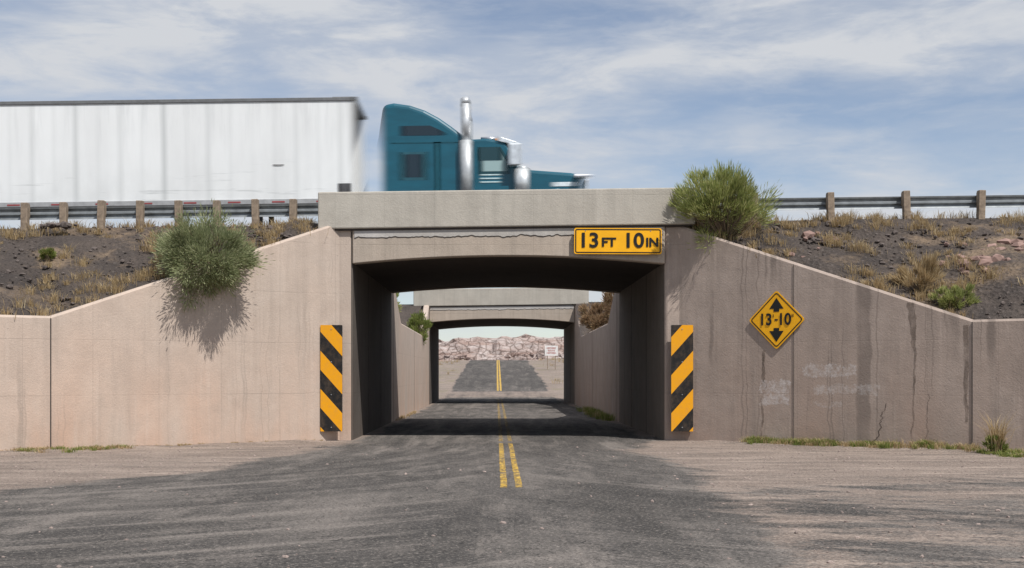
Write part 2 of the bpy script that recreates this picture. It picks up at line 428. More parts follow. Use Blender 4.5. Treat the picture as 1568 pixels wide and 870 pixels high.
# ---------------------------------------------------------------- overpasses
def arch(x, xl=-3.55, xr=4.16, zc=4.39, rise=0.20):
    t = (x-(xl+xr)/2)/((xr-xl)/2); return zc+rise*(1-t*t)
def overpass(yf, yb):
    e = empty('highway_overpass')
    def abut(xa, xb, nm):
        v = [(xa, yf, -.5), (xb, yf, -.5), (xb, yb, -.5), (xa, yb, -.5), (xa, yf, 5.24+SL*xa), (xb, yf, 5.24+SL*xb), (xb, yb, 5.24+SL*xb), (xa, yb, 5.24+SL*xa)]
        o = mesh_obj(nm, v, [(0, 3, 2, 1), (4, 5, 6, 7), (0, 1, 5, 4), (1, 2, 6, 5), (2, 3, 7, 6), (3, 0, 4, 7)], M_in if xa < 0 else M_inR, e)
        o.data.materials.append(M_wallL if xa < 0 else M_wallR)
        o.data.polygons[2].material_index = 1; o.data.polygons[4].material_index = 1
        bevel(o, 0.04, 1)
    abut(-4.05, -3.55, 'abutment_wall'); abut(4.16, 4.75, 'abutment_wall')
    for ty in (yf+3.8, yf+7.6):
        for xa, xb in ((-3.551, -3.545), (4.155, 4.161)):
            box('wall_joint', xa, xb, ty, ty+.03, 0, 4.38, M_joint, e)
    n = 24; prof = []
    for i in range(n+1):
        x = -3.549+(7.707)*i/n; prof.append((x, arch(x)))
    prof += [(4.158, 5.24+SL*4.16), (-3.549, 5.24-SL*3.55)]
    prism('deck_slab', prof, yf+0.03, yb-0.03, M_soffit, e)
    for ya, ybk in ((yf-0.04, yf+0.35), (yb-0.35, yb+0.04)):
        prof = []
        for i in range(n+1):
            x = -3.55+7.71*i/n; prof.append((x, arch(x)-0.03))
        prof += [(4.16, 5.235+SL*4.16), (-3.55, 5.235-SL*3.55)]
        prism('fascia_girder', prof, ya, ybk, M_gird, e, 0.02, 1)
    for ya, ybk in ((yf-0.13, yf+0.25), (yb-0.25, yb+0.13)):
        box('parapet', -4.39, 4.90, ya, ybk, 5.262, 6.17, M_par, e, 0.03, SL)
        box('parapet_drip', -4.36, 4.87, ya+.05, ybk-.05, 5.22, 5.262, M_joint, e, 0, SL)
    box('deck_surface', -4.3, 4.8, yf+.25, yb-.25, 5.24, 5.37, M_hw, e, 0, SL)
    k = 150; v = []
    for i in range(k+1):
        x = -3.5+7.6*i/k
        zz = 5.20+SL*x-0.15-0.05*mn.noise(Vector((x*2.2, 1, 0)))-0.045*mn.noise(Vector((x*9, 2, 0)))
        v += [(x, yf-0.052, zz), (x, yf-0.052, 5.21+SL*x)]
    mesh_obj('mortar_strip', v, [(2*i, 2*i+2, 2*i+3, 2*i+1) for i in range(k)], M_patch, e)
    v2 = [(x, y+0.006, z-0.022-0.018*abs(mn.noise(Vector((x*5, 4, 0)))) if i % 2 == 0 else z-.01) for i, (x, y, z) in enumerate(v)]
    mesh_obj('mortar_crack', v2, [(2*i, 2*i+2, 2*i+3, 2*i+1) for i in range(k)], M_joint, e)
    return e
op1 = overpass(31.0, 42.5)
op2 = overpass(66.6, 77.5)

# ---------------------------------------------------------------- retaining walls
def wall(name, pts, th, mat, nrm, zb=-0.6):
    n = len(pts); v = []
    for x, y, z in pts:
        v += [(x, y, zb), (x, y, z), (x+nrm[0]*th, y+nrm[1]*th, z), (x+nrm[0]*th, y+nrm[1]*th, zb)]
    f = []
    for i in range(n-1):
        a = 4*i; b = a+4
        f += [(a, b, b+1, a+1), (a+1, b+1, b+2, a+2), (a+2, b+2, b+3, a+3)]
    f += [(0, 1, 2, 3), (4*n-1, 4*n-2, 4*n-3, 4*n-4)]
    o = mesh_obj(name, v, f, mat); fix_normals(o); bevel(o, 0.05, 1, 40)
    return o
C, S = math.cos(math.radians(35)), math.sin(math.radians(35))
def wing(s, yb0, dirn, z0, mat):
    x0 = 4.52 if s > 0 else 3.87
    xin = 4.17 if s > 0 else 3.56
    def pt(t, z=None): return (s*(x0+C*t), yb0+dirn*S*t, wall_top(t, z0) if z is None else z)
    pts = [(s*(xin+.0), yb0+dirn*0.012, z0-0.02), (s*x0, yb0+dirn*0.012, z0), pt(.15), pt(6.97), pt(10)]
    o = wall('retaining_wall', pts, 0.30, mat, (s*S*0.9, -dirn*C*0.9))
    for t in ((6.97, 2.95) if s > 0 else (6.97,)):
        x, y, z = pt(t)
        ww = .016 if t > 5 else .009
        mesh_obj('joint', [(x-ww*C, y+dirn*.016, -.3), (x+ww*C, y+dirn*.016, -.3), (x+ww*C, y+dirn*.016, z-.05), (x-ww*C, y+dirn*.016, z-.05)], [(0, 1, 2, 3)], M_joint, o)
    return o, pt
wl, ptL = wing(-1, 31.0, -1, 5.39, M_wallL)
wr, ptR = wing(1, 31.0, -1, 5.31, M_wallR)
wing(-1, 77.5, 1, 5.39, M_wallL); wing(1, 77.5, 1, 5.31, M_wallR)
# settled cracks and damp runs on the right-hand wall
def wall_streak(name, t0, z0, t1, z1, w0, w1, mat, jit=.02, seed=1, n=40):
    v = []
    for i in range(n+1):
        k = i/n; t = t0+(t1-t0)*k+jit*(mn.noise(Vector((k*6, seed, 0)))+.5*mn.noise(Vector((k*22, seed, 2))))
        z = z0+(z1-z0)*k; w = (w0+(w1-w0)*k)*(1+.5*mn.noise(Vector((k*9, seed, 5))))
        for q in (-1, 1):
            x, y, _ = ptR(t+q*w/2); v.append((x-S*.004, y-C*.004, z))
    return mesh_obj(name, v, [(2*i, 2*i+1, 2*i+3, 2*i+2) for i in range(n)], mat, wr)
def mat_damp():
    b = B('damp_run', .9); p = b.pos()
    b.col((0.16, 0.125, 0.10)); b.alpha(b.rng(b.noise(b.map(p, (1, 1, .3)), 7, 4, .7), .35, .65, .05, .6)); return b.m
M_damp = mat_damp()
M_crack = plain('crack_shadow', (0.11, 0.085, 0.07), .95)
wall_streak('crack', 5.12, .98, 4.86, .03, .014, .024, M_crack, .10, 3)
wall_streak('crack', 2.20, 2.10, 2.26, 1.30, .010, .006, M_crack, .07, 4)
wall_streak('crack', 6.05, 1.2, 6.0, .1, .008, .005, M_crack, .06, 5)
wall_streak('damp_run', 5.68, 3.22, 5.76, 2.0, .20, .05, M_damp, .03, 6)
wall_streak('damp_run', 5.76, 2.0, 5.70, .2, .05, .03, M_damp, .05, 7)
wall_streak('damp_run', 2.22, 2.2, 2.16, .1, .07, .05, M_damp, .05, 8)
wall_streak('damp_run', 6.85, 2.7, 6.85, .6, .12, .06, M_damp, .04, 9)
for s, xw, m in ((-1, -3.56, M_wallL), (1, 4.17, M_wallR)):
    pts = [(xw, 42.54, 5.3), (xw, 47.0, 3.55), (xw, 61.8, 3.5), (xw, 66.56, 5.3)]
    w = wall('retaining_wall', pts, 0.3, m, (s, 0))
    for yj in (43.4, 54.5):
        zt = 4.6 if yj < 46 else 3.5
        box('joint', xw-.003 if s > 0 else xw-0.01, xw+.01 if s > 0 else xw+.003, yj, yj+.05, -.3, zt, M_joint, w)

# ---------------------------------------------------------------- guardrails
def ztp(x): return 6.11+SL*x
def guardrail(name, x0, x1, posts, y):
    e = empty(name)
    prof = [(0, .155), (-.01, .12), (-.075, .10), (-.083, .06), (-.01, .02), (-.01, -.02), (-.083, -.06), (-.075, -.10), (-.01, -.12), (0, -.155)]
    v = []; f = []
    n = 12
    for i in range(n+1):
        x = x0+(x1-x0)*i/n; zc = ztp(x)-0.11-.155
        for dy, dz in prof: v.append((x, y+0.20-dy*1.0-0.05, zc+dz))
    L = len(prof)
    for i in range(n):
        for j in range(L-1): f.append((i*L+j, (i+1)*L+j, (i+1)*L+j+1, i*L+j+1))
    o = mesh_obj('w_beam_rail', v, f, M_galv, e)
    sd = o.modifiers.new('thick', 'SOLIDIFY'); sd.thickness = 0.006
    for px in posts:
        h = ztp(px)+U(-.02, .02)
        p = box('post', -.085, .085, -.10, .08, -0.75, 0.0, M_wood, e, 0.015)
        p.location = (px, y, h); p.rotation_euler = (U(-.03, .03), U(-.03, .03), U(-.08, .08))
        q = box('blockout', -.07, .07, .081, .15, -0.36, -0.03, M_wood, e, 0.01)
        q.location = (px, y, h)
    return e
lp = [-5.11-0.965*i for i in range(14)] + [-19.5-1.905*i for i in range(10)]
guardrail('guardrail', -40, -4.3, lp, 31.62)
rp = [6.5+1.905*i for i in range(18)]
guardrail('guardrail', 4.8, 40, rp, 31.62)

# ---------------------------------------------------------------- signs
M_sy = plain('sign_yellow', (0.86, 0.42, 0.008), 0.45, 0, 0.08, 3)
M_sk = plain('sign_black', (0.012, 0.012, 0.012), 0.5)
M_sw = plain('sign_white', (0.72, 0.70, 0.68), 0.5)
M_alu = plain('sign_back_aluminium', (0.4, 0.4, 0.4), 0.4, 0.7)
def rrect(w, h, r, y, n=6):
    v = []
    for cx, cz, a0 in ((w/2-r, h/2-r, 0), (-w/2+r, h/2-r, 90), (-w/2+r, -h/2+r, 180), (w/2-r, -h/2+r, 270)):
        for i in range(n+1):
            a = math.radians(a0+90*i/n); v.append((cx+r*math.cos(a), y, cz+r*math.sin(a)))
    return v
def flat(name, v, mat, parent, th=0):
    return mesh_obj(name, v, [tuple(range(len(v)))[::-1]], mat, parent)
def text(body, size, x, z, parent, y=-0.012, mat=None, sx=1.0, bold=0.01):
    cu = bpy.data.curves.new('lettering', 'FONT'); cu.body = body; cu.size = size
    cu.align_x = 'CENTER'; cu.align_y = 'CENTER'; cu.offset = bold; cu.extrude = 0.001
    o = bpy.data.objects.new('lettering', cu); COL.objects.link(o)
    cu.materials.append(mat or M_sk); o.parent = parent
    o.location = (x, y, z); o.rotation_euler = (math.pi/2, 0, 0); o.scale = (sx, 1, 1)
    return o
def slab(name, v, depth, mat, parent):
    n = len(v); vv = v+[(x, y+depth, z) for x, y, z in v]
    f = [tuple(range(n))[::-1], tuple(range(n, 2*n))]+[(i, (i+1) % n, n+(i+1) % n, n+i) for i in range(n)]
    o = mesh_obj(name, vv, f, mat, parent); fix_normals(o); return o
cs = empty('clearance_sign', (2.985, 30.80, 4.90)); cs.rotation_euler = (0, 0.004, 0)
slab('panel', rrect(2.15, .64, .05, 0), .02, M_sy, cs)
slab('panel_back', rrect(2.14, .63, .05, .021), .05, M_alu, cs)
def ring(name, w, h, r, t, y, parent, mat):
    a = rrect(w, h, r, y); b = rrect(w-2*t, h-2*t, max(.01, r-t), y); n = len(a)
    return mesh_obj(name, a+b, [(i, n+i, n+(i+1) % n, (i+1) % n) for i in range(n)], mat, parent)
ring('border', 2.10, .59, .05, .028, -.004, cs, M_sk)
text('13', .50, -.72, 0, cs, sx=1.05, bold=.012); text('FT', .30, -.23, -.04, cs, sx=1.12, bold=.010)
text('10', .50, .38, 0, cs, sx=1.05, bold=.012); text('IN', .30, .84, -.04, cs, sx=1.05, bold=.010)
for bx in (-.8, .8): cyl('bolt', (bx, -.01, .25), (bx, .0, .25), .012, M_alu, cs, 8)
def mat_haz(sgn):
    b = B('hazard_stripes', 0.45); o = b.sep(b.obj())
    f = b.math('FRACT', b.math('ADD', b.math('DIVIDE', b.math('ADD', o[2], b.math('MULTIPLY', o[0], sgn*1.12)), 0.93), 10.10))
    m = b.math('LESS_THAN', f, 0.5)
    dirtf = b.rng(b.noise(b.obj(), 6, 5, .7), .45, .75, 0, .22)
    c = b.mix(m, (0.014, 0.013, 0.013), (0.78, 0.34, 0.006))
    b.col(b.mix(dirtf, c, (0.30, 0.2, 0.12))); return b.m
for (cx, sgn) in ((-4.03, 1), (4.54, -1)):
    h = empty('hazard_marker_sign', (cx, 30.66, 1.535))
    slab('striped_panel', rrect(.535, 2.60, .015, 0), .015, mat_haz(sgn), h)
    slab('backing', rrect(.525, 2.59, .015, .016), .10, M_alu, h)
    for bz in (-1.2, -.4, .4, 1.2):
        cyl('bolt', (0, -.012, bz), (0, 0, bz), .014, M_alu, h, 8)
dx, dy, dz = ptR(2.55)
ds = empty('low_clearance_warning_sign', (dx-S*.045, dy-C*.045, 2.91)); ds.rotation_euler = (0, 0, math.radians(-35))
def diamond(r, y, c=0.06, n=5):
    v = []
    for k in range(4):
        a0 = math.radians(90*k)
        tip = Vector((math.cos(a0), 0, math.sin(a0)))*(r-c*1.414)
        for i in range(n+1):
            a = a0+math.radians(-45+90*i/n)
            v.append((tip.x+c*math.cos(a), y, tip.z+c*math.sin(a)))
    return v
slab('panel', diamond(.70, 0), .010, M_sy, ds); slab('backing', diamond(.68, .011), .03, M_alu, ds)
a = diamond(.655, -.004); b_ = diamond(.62, -.004, .045); n = len(a)
mesh_obj('border', a+b_, [(i, n+i, n+(i+1) % n, (i+1) % n) for i in range(n)], M_sk, ds)
text('13', .38, -.27, 0, ds, sx=.88, bold=.010)
text('10', .38, .20, 0, ds, sx=.88, bold=.010)
def bar(x0, x1, z0, z1, nm): flat(nm, [(x0, -.006, z0), (x0, -.006, z1), (x1, -.006, z1), (x1, -.006, z0)], M_sk, ds)
bar(-.045, .035, -.02, .02, 'dash'); bar(-.088, -.068, .06, .13, 'foot_mark')
bar(.375, .391, .06, .13, 'inch_mark'); bar(.405, .421, .06, .13, 'inch_mark')
for sg in (1, -1):
    flat('arrow', [(-.18, -.005, sg*.26), (0, -.005, sg*.52), (.18, -.005, sg*.26)][::sg], M_sk, ds)
    flat('arrow_shaft', [(-.07, -.005, sg*.19), (-.07, -.005, sg*.26), (.07, -.005, sg*.26), (.07, -.005, sg*.19)][::sg], M_sk, ds)
rs = empty('road_information_sign', (5.7, 130, zfar(130)))
slab('panel', [(x, 0, z+1.95) for x, _, z in rrect(1.35, 1.05, .05, 0)], .02, M_sw, rs)
M_ink = plain('red_ink', (.4, .08, .06))
for zz in (2.2, 1.95, 1.7): text('HISTORIC' if zz != 1.95 else 'ROUTE', .22, 0, zz, rs, mat=M_ink, bold=.004)
for xx in (-.4, .4): box('post', xx-.04, xx+.04, .025, .1, -.3, 2.3, M_wood, rs)

# ---------------------------------------------------------------- truck (surfaces smeared along its travel)
T = empty('semi_truck', (0, 0, 5.38)); T.rotation_euler = (0, -SL, 0)
def smear(m, x0=None, x1=None, w0=.22, w1=.22):
    """opacity rises from x0 over w0 and falls to zero at x1 over w1 (truck's own x axis)"""
    t = m.node_tree; bs = t.nodes['Principled BSDF']
    tc_ = t.nodes.new('ShaderNodeTexCoord'); sx_ = t.nodes.new('ShaderNodeSeparateXYZ'); t.links.new(tc_.outputs['Object'], sx_.inputs[0])
    outs = []
    for a, b in ((x0, None if x0 is None else x0+w0), (x1, None if x1 is None else x1-w1)):
        if a is None: continue
        k = t.nodes.new('ShaderNodeMapRange'); k.interpolation_type = 'SMOOTHSTEP'; t.links.new(sx_.outputs[0], k.inputs[0])
        if b > a:
            for i, q in enumerate((a, b, 0, 1)): k.inputs[i+1].default_value = q
        else:
            for i, q in enumerate((b, a, 1, 0)): k.inputs[i+1].default_value = q
        outs.append(k.outputs[0])
    if len(outs) == 2:
        mm = t.nodes.new('ShaderNodeMath'); mm.operation = 'MULTIPLY'; t.links.new(outs[0], mm.inputs[0]); t.links.new(outs[1], mm.inputs[1]); o = mm.outputs[0]
    else: o = outs[0]
    t.links.new(o, bs.inputs['Alpha']); return m
def paint(name, c, rough=0.35, spec=0.4):
    b = B(name, rough, 0, spec); b.bsdf.inputs['Coat Weight'].default_value = 0.3
    f = b.noise(b.map(b.obj(), (.4, 1, 1.6)), 2.5, 4, .6)
    b.col(b.mix(b.rng(f, .35, .7), c, tuple(x*.75 for x in c)))
    return b.m
TEAL = (0.006, 0.098, 0.148)
M_teal = smear(paint('teal_paint', TEAL), -3.34, None, .42)
M_tealc = paint('teal_cab_paint', TEAL)
M_tealh = smear(paint('teal_hood_paint', TEAL), None, 2.66, 0, .46)
M_chrome = plain('chrome', (0.70, 0.71, 0.73), 0.3, 0.9, 0.05)
M_tire = plain('tyre_rubber', (0.02, 0.02, 0.02), 0.85)
M_dark = plain('chassis_black', (0.025, 0.025, 0.027), 0.6)
def glass(name, c): 
    b = B(name, 0.12, 0, 0.5); b.col(c); return b.m
def mat_trailer():
    b = B('trailer_white_panels', 0.5); o = b.obj(); s = b.sep(o)
    c = b.mix(b.rng(b.noise(b.map(o, (.5, 1, .12)), 1.6, 5, .6), .4, .7), (0.80, 0.82, 0.82), (0.71, 0.725, 0.725))
    lowd = b.math('MULTIPLY', b.rng(s[2], 1.2, 2.6, 1, 0), b.rng(b.noise(b.map(o, (.6, 1, .5)), 2.0, 5, .6), .35, .7))
    c = b.mix(b.math('MULTIPLY', lowd, .35), c, (0.50, 0.515, 0.51))
    fr = b.math('FRACT', b.math('DIVIDE', s[0], 1.22))
    tri = b.math('ABSOLUTE', b.math('SUBTRACT', fr, .5))
    wv = b.rng(b.noise(b.comb(b.math('MULTIPLY', s[0], .8), 0, 0), 1.0, 1), .35, .65, .1, .85)
    c = b.mix(b.math('MULTIPLY', b.rng(tri, .11, .0), wv), c, (0.50, 0.52, 0.52))
    fr2 = b.math('ABSOLUTE', b.math('SUBTRACT', b.math('FRACT', b.math('DIVIDE', b.math('ADD', s[0], .61), 1.22)), .5))
    c = b.mix(b.rng(fr2, .09, .0, 0, .22), c, (0.55, 0.57, 0.57))
    g = b.rng(b.noise(b.map(o, (.35, 1, 4.5)), 1.6, 4, .6), .60, .72, 0, .5)
    c = b.mix(b.math('MULTIPLY', g, b.rng(s[2], 1.7, 2.3, 1, 0)), c, (.36, .38, .38))
    drip = b.math('MULTIPLY', b.rng(b.noise(b.map(o, (1.6, 1, .18)), 1.5, 4, .65), .5, .68), b.rng(s[2], 2.2, 3.9, 0, .45))
    c = b.mix(drip, c, (.50, .52, .53))
    b.col(c); return b.m
M_trl = smear(mat_trailer(), None, -3.70, 0, .44)
ya, yb = 34.7, 37.3
box('trailer_body', -20.0, -3.72, ya, yb, 1.12, 3.90, M_trl, T, 0.05, 0, 3)
M_rail = smear(plain('top_rail_dark', (0.15, 0.155, 0.16), .5), None, -3.68, 0, .42)
M_railL = smear(plain('bottom_rail_steel', (0.34, 0.345, 0.35), .5), None, -3.68, 0, .42)
box('top_rail', -20.02, -3.70, ya-.03, ya+.03, 3.86, 3.96, M_rail, T, .012)
box('top_rail', -20.02, -3.70, yb-.03, yb+.03, 3.86, 3.96, M_rail, T, .012)
box('front_roof_cap', -4.5, -3.68, ya-.02, yb+.02, 3.87, 3.98, M_rail, T, .03)
box('bottom_rail', -20.02, -3.71, ya-.025, yb+.025, 1.03, 1.17, M_railL, T, .012)
M_red = plain('red_reflector', (.30, .07, .07), .4)
for i in range(13):
    xx = -19.6+i*1.22
    box('reflector', xx, xx+.35, ya-.033, ya-.026, 1.07, 1.11, M_red, T)
box('placard', -4.40, -3.95, ya-.014, ya-.004, 1.32, 1.58, smear(plain('placard_dark', (.08, .08, .085)), -4.42, -3.93, .22, .22), T)
box('placard', -6.20, -5.80, ya-.014, ya-.003, 2.09, 2.13, smear(plain('placard_grey', (.3, .3, .3)), -6.20, -5.80, .18, .18), T)
for xx in (-18.9, -17.6, -2.5, -1.2):
    for yy0, yy1 in ((ya+.02, ya+.5), (yb-.5, yb-.02)):
        cyl('wheel', (xx, yy0, .52), (xx, yy1, .52), .52, M_tire, T, 28)
        cyl('hub', (xx, yy0-.01 if yy0 < 36 else yy1+.01, .52), (xx, yy0+.1 if yy0 < 36 else yy1-.1, .52), .27, M_galv, T, 20)
for yy0, yy1 in ((ya+.1, ya+.4), (yb-.4, yb-.1)):
    cyl('wheel', (1.55, yy0, .52), (1.55, yy1, .52), .52, M_tire, T, 28)
    cyl('hub', (1.55, yy0-.01 if yy0 < 36 else yy1+.01, .52), (1.55, yy0+.1 if yy0 < 36 else yy1-.1, .52), .28, M_chrome, T, 20)
for yy in (ya+.4, yb-.4): box('landing_gear', -6.67, -6.53, yy-.07, yy+.07, .15, 1.1, M_dark, T)
box('chassis', -5.0, 2.0, ya+.75, yb-.75, .7, .98, M_dark, T)
cy0, cy1 = ya+.12, yb-.12
sl = [(-3.34, 1.0), (-3.36, 2.40), (-3.24, 2.9), (-3.18, 3.3), (-3.10, 3.78), (-2.80, 3.83), (-2.35, 3.76), (-1.95, 3.62), (-1.55, 3.40), (-1.2, 3.15), (-.92, 2.93), (-.72, 2.84), (-.72, 1.0)]
prism('sleeper_body', sl, cy0, cy1, M_teal, T, 0.14, 4, ang=60)
prism('cab_body', [(-.73, 1.0), (-.73, 2.80), (-.25, 2.82), (.22, 2.74), (.34, 2.62), (.62, 2.02), (.70, 1.9), (.70, 1.0)], cy0+.12, cy1-.12, M_tealc, T, 0.07, 3)
prism('hood', [(.69, .95), (.69, 1.99), (1.4, 1.93), (2.1, 1.87), (2.48, 1.80), (2.64, 1.62), (2.66, 1.0), (2.2, .8), (1.9, 1.15), (1.25, 1.15), (1.0, .95)], cy0+.30, cy1-.30, M_tealh, T, 0.10, 3)
for q in (cy0+.05, cy1-.40):
    prism('fender', [(.85, .75), (.98, 1.1), (1.25, 1.33), (1.7, 1.40), (2.2, 1.30), (2.5, 1.05), (2.55, .75), (2.12, .75), (1.95, 1.02), (1.55, 1.15), (1.15, 1.02), (1.0, .75)], q, q+.35, M_tealh, T, .03, 2)
M_chg = smear(plain('chrome_front', (0.80, 0.81, 0.83), 0.3, .6, 0.05), 2.1, 2.84, .2, .55)
box('grille', 2.50, 2.66, cy0+.65, cy1-.65, .85, 1.72, M_chg, T, .02)
box('bumper', 2.35, 2.74, cy0+.05, cy1-.05, .35, .72, M_chg, T, .06)
box('headlamp', 2.15, 2.84, cy0+.12, cy0+.42, 1.70, 1.80, M_chg, T, .04)
box('hood_vent_trim', 1.45, 2.45, cy0+.285, cy0+.299, 1.48, 1.60, smear(plain('vent_trim', (0.72, 0.78, 0.80), .4), 1.45, 2.45, .4, .45), T, .01)
ys_ = cy0-.006
GL = (0.014, 0.028, 0.040)
prism('sleeper_window', [(-2.64, 1.74), (-2.64, 2.38), (-1.90, 2.38), (-1.90, 1.74)], ys_, ys_+.02, smear(glass('sleeper_glass', GL), -2.64, -1.90, .32, .32), T, .0)
prism('sleeper_window_frame', [(-2.80, 1.66), (-2.80, 2.44), (-1.74, 2.44), (-1.74, 1.66)], ys_+.003, ys_+.012, smear(plain('window_frame_paint', (.02, .09, .12)), -2.80, -1.74, .34, .34), T, .0)
prism('upper_window', [(-2.76, 2.90), (-2.68, 3.17), (-1.80, 3.17), (-1.28, 2.93), (-1.22, 2.90)], ys_, ys_+.02, smear(glass('upper_glass', GL), -2.76, -1.22, .38, .45), T, .0)
M_seam = smear(plain('seam_shadow', (.005, .07, .10)), -1.76, -1.46, .14, .14)
box('sleeper_seam', -1.76, -1.46, ys_+.001, ys_+.012, 1.05, 2.72, M_seam, T)
box('cab_roof_moulding', -3.0, -.9, ys_+.001, ys_+.012, 2.68, 2.71, smear(plain('moulding_teal', (.005, .06, .085)), -3.0, -.9, .3, .3), T)
yc = cy0+.114
prism('door_window', [(-.45, 1.90), (-.45, 2.50), (.10, 2.50), (.32, 2.15), (.40, 1.90)], yc, yc+.02, smear(glass('door_glass', (0.30, 0.42, 0.42)), -.45, .40, .2, .25), T)  # sky showing through the cab is painted as a pale glass colour
prism('door_window_top', [(-.52, 2.20), (-.52, 2.56), (.13, 2.56), (.30, 2.20)], yc-.004, yc-.001, smear(glass('door_glass_dark', (0.015, 0.05, 0.06)), -.52, .30, .16, .3), T)
prism('door_window_frame', [(-.55, 1.82), (-.55, 2.58), (.15, 2.58), (.40, 2.17), (.48, 1.82)], yc+.002, yc+.012, smear(glass('door_frame_dark', (0.01, 0.05, 0.06)), -.55, .48, .18, .22), T)
prism('windshield_glass', [(.36, 2.60), (.42, 2.62), (.68, 2.03), (.62, 2.0)], cy0+.25, cy1-.25, smear(glass('windshield_pane', (.16, .22, .24)), None, .72, 0, .2), T)
prism('sun_visor', [(-.05, 2.83), (.18, 2.84), (.72, 2.66), (.68, 2.60), (.05, 2.74)], cy0+.08, cy1-.08, smear(plain('visor_chrome', (.72, .76, .78), .3, .5), -.05, .74, .25, .28), T, .008)
M_lv = smear(plain('louvre_light', (.45, .58, .60)), -.5, .3, .15, .3)
for k in range(3):
    box('door_louvre', -.5, .3, yc-.006, yc+.01, 1.58+.1*k, 1.62+.1*k, M_lv, T, .01)
M_mir = smear(plain('mirror_chrome', (.72, .75, .77), .3, .6), .30, .82, .2, .22)
box('mirror', .30, .82, cy0-.18, cy0-.10, 2.02, 2.62, M_mir, T, .03)
for zz in (2.58, 2.02): box('mirror_arm', .40, .60, cy0-.12, cy0+.15, zz, zz+.03, M_mir, T, .005)
M_exs = smear(plain('exhaust_shield_steel', (.48, .50, .51), .45, .4), -1.06, -.54, .22, .22)
M_ext = smear(plain('exhaust_stack_steel', (.52, .54, .56), .45, .4), -1.00, -.60, .18, .18)
M_ac = smear(plain('air_cleaner_steel', (.60, .63, .64), .4, .4), .44, 1.04, .22, .24)
for sg, yy in ((1, cy0-.02), (-1, cy1+.02)):
    cyl('exhaust_shield', (-.80, yy, .95), (-.80, yy, 2.72), .24, M_exs, T, 28)
    cyl('exhaust_stack', (-.80, yy, 2.68), (-.80, yy, 3.74), .18, M_ext, T, 24)
    cyl('exhaust_tip', (-.80, yy, 3.74), (-.84, yy, 3.92), .18, M_ext, T, 24, .13)
    cyl('air_cleaner', (.74, yy+.1*sg, 1.2), (.74, yy+.1*sg, 1.92), .28, M_ac, T, 28)
    cyl('air_cleaner_cap', (.74, yy+.1*sg, 1.92), (.74, yy+.1*sg, 2.03), .28, M_ac, T, 28, .10)
    cyl('fuel_tank', (-1.9, yy+.25*sg, .75), (0.3, yy+.25*sg, .75), .30, M_chrome, T, 24)
M_amb = plain('amber_lens', (.8, .3, .05), .3)
for k in range(5):
    yy = cy0+.35+k*(cy1-cy0-.7)/4
    box('marker_lamp', .0, .12, yy-.03, yy+.03, 2.79, 2.85, M_amb, T, .01)
cyl('air_horn', (-.4, cy0+.5, 2.90), (.10, cy0+.5, 2.87), .03, M_chrome, T, 12, .06)

# ---------------------------------------------------------------- vegetation
def bush(name, c, r, mat, n=14000, clumps=90, bl=(.07, .16), bw=.010, up=.7, root=None, seed=1, lump_amp=.45, cr_rng=(.10, .24)):
    random.seed(seed); e = empty(name, c)
    root = Vector(root if root else (0, 0, -r[2]))
    cl = []
    for i in range(clumps):
        while True:
            d = Vector((U(-1, 1), U(-1, 1), U(-1, 1)))
            if .1 < d.length < 1: break
        d.normalize(); rad = U(.25, 1.0)**.6
        lump = 0.84+lump_amp*mn.noise(d*1.9+Vector((seed, 0, 0)))
        p = Vector((d.x*r[0], d.y*r[1], d.z*r[2]))*rad*lump
        cl.append((p, d, U(*cr_rng)*min(r)))
    v = []; f = []
    per = n//clumps
    for p, d, cr in cl:
        per_i = int(per*U(.45, 1.55))
        for k in range(per_i):
            g = Vector((random.gauss(0, 1), random.gauss(0, 1), random.gauss(0, 1)*.9))
            q = p+g*cr*.62
            dd = (d*.7+g.normalized()*.55+Vector((0, 0, up))).normalized()
            l = U(*bl); s = dd.cross(Vector((U(-1, 1), U(-1, 1), U(-1, 1)))).normalized()*bw*U(.6, 1.3)
            b0 = len(v); tip = q+dd*l; mid = q+dd*l*.5
            v += [q, mid+s, tip, mid-s]; f.append((b0, b0+1, b0+2, b0+3))
    mesh_obj('foliage', v, f, mat, e)
    v = []; f = []
    for p, d, cr in cl:
        for k in range(3):
            end = p+Vector((U(-1, 1), U(-1, 1), U(-.5, 1)))*cr*.8
            mid = root.lerp(end, .5)+Vector((U(-1, 1), U(-1, 1), U(-.6, .6)))*.12*min(r)
            pts = [root, mid, end]; rr = [.014, .008, .003]
            for a in range(2):
                dd = (pts[a+1]-pts[a]).normalized(); s1 = dd.orthogonal().normalized(); s2 = dd.cross(s1)
                b0 = len(v)
                for P, w in ((pts[a], rr[a]), (pts[a+1], rr[a+1])):
                    for t in range(3):
                        an = t*2.094; v.append(P+(s1*math.cos(an)+s2*math.sin(an))*w)
                for t in range(3): f.append((b0+t, b0+(t+1) % 3, b0+3+(t+1) % 3, b0+3+t))
    mesh_obj('stems', v, f, M_stem, e)
    return e
bush('sagebrush_shrub', (-6.70, 28.80, 4.32), (1.50, 1.0, .98), M_sage, 30000, 145, (.06, .15), .009, .25, (0.1, .55, -.15), 3, .5)
bush('rabbitbrush_shrub', (5.50, 30.55, 5.80), (1.28, .85, .98), M_green, 19000, 90, (.10, .23), .008, .9, (.15, .2, -.95), 8, .6, (.08, .22))
bush('rabbitbrush_shrub', (-4.15, 46.6, 4.45), (.75, .8, .55), M_green, 4000, 35, (.10, .2), .016, .8, None, 11)
bush('rabbitbrush_shrub', (-3.75, 60.8, 3.85), (.75, 1.1, .75), M_weed, 5000, 40, (.10, .2), .018, .8, None, 12)
bush('rabbitbrush_shrub', (-5.3, 52, 4.5), (1.1, 1.1, .8), M_sage, 4000, 40, (.10, .2), .018, .6, None, 13)
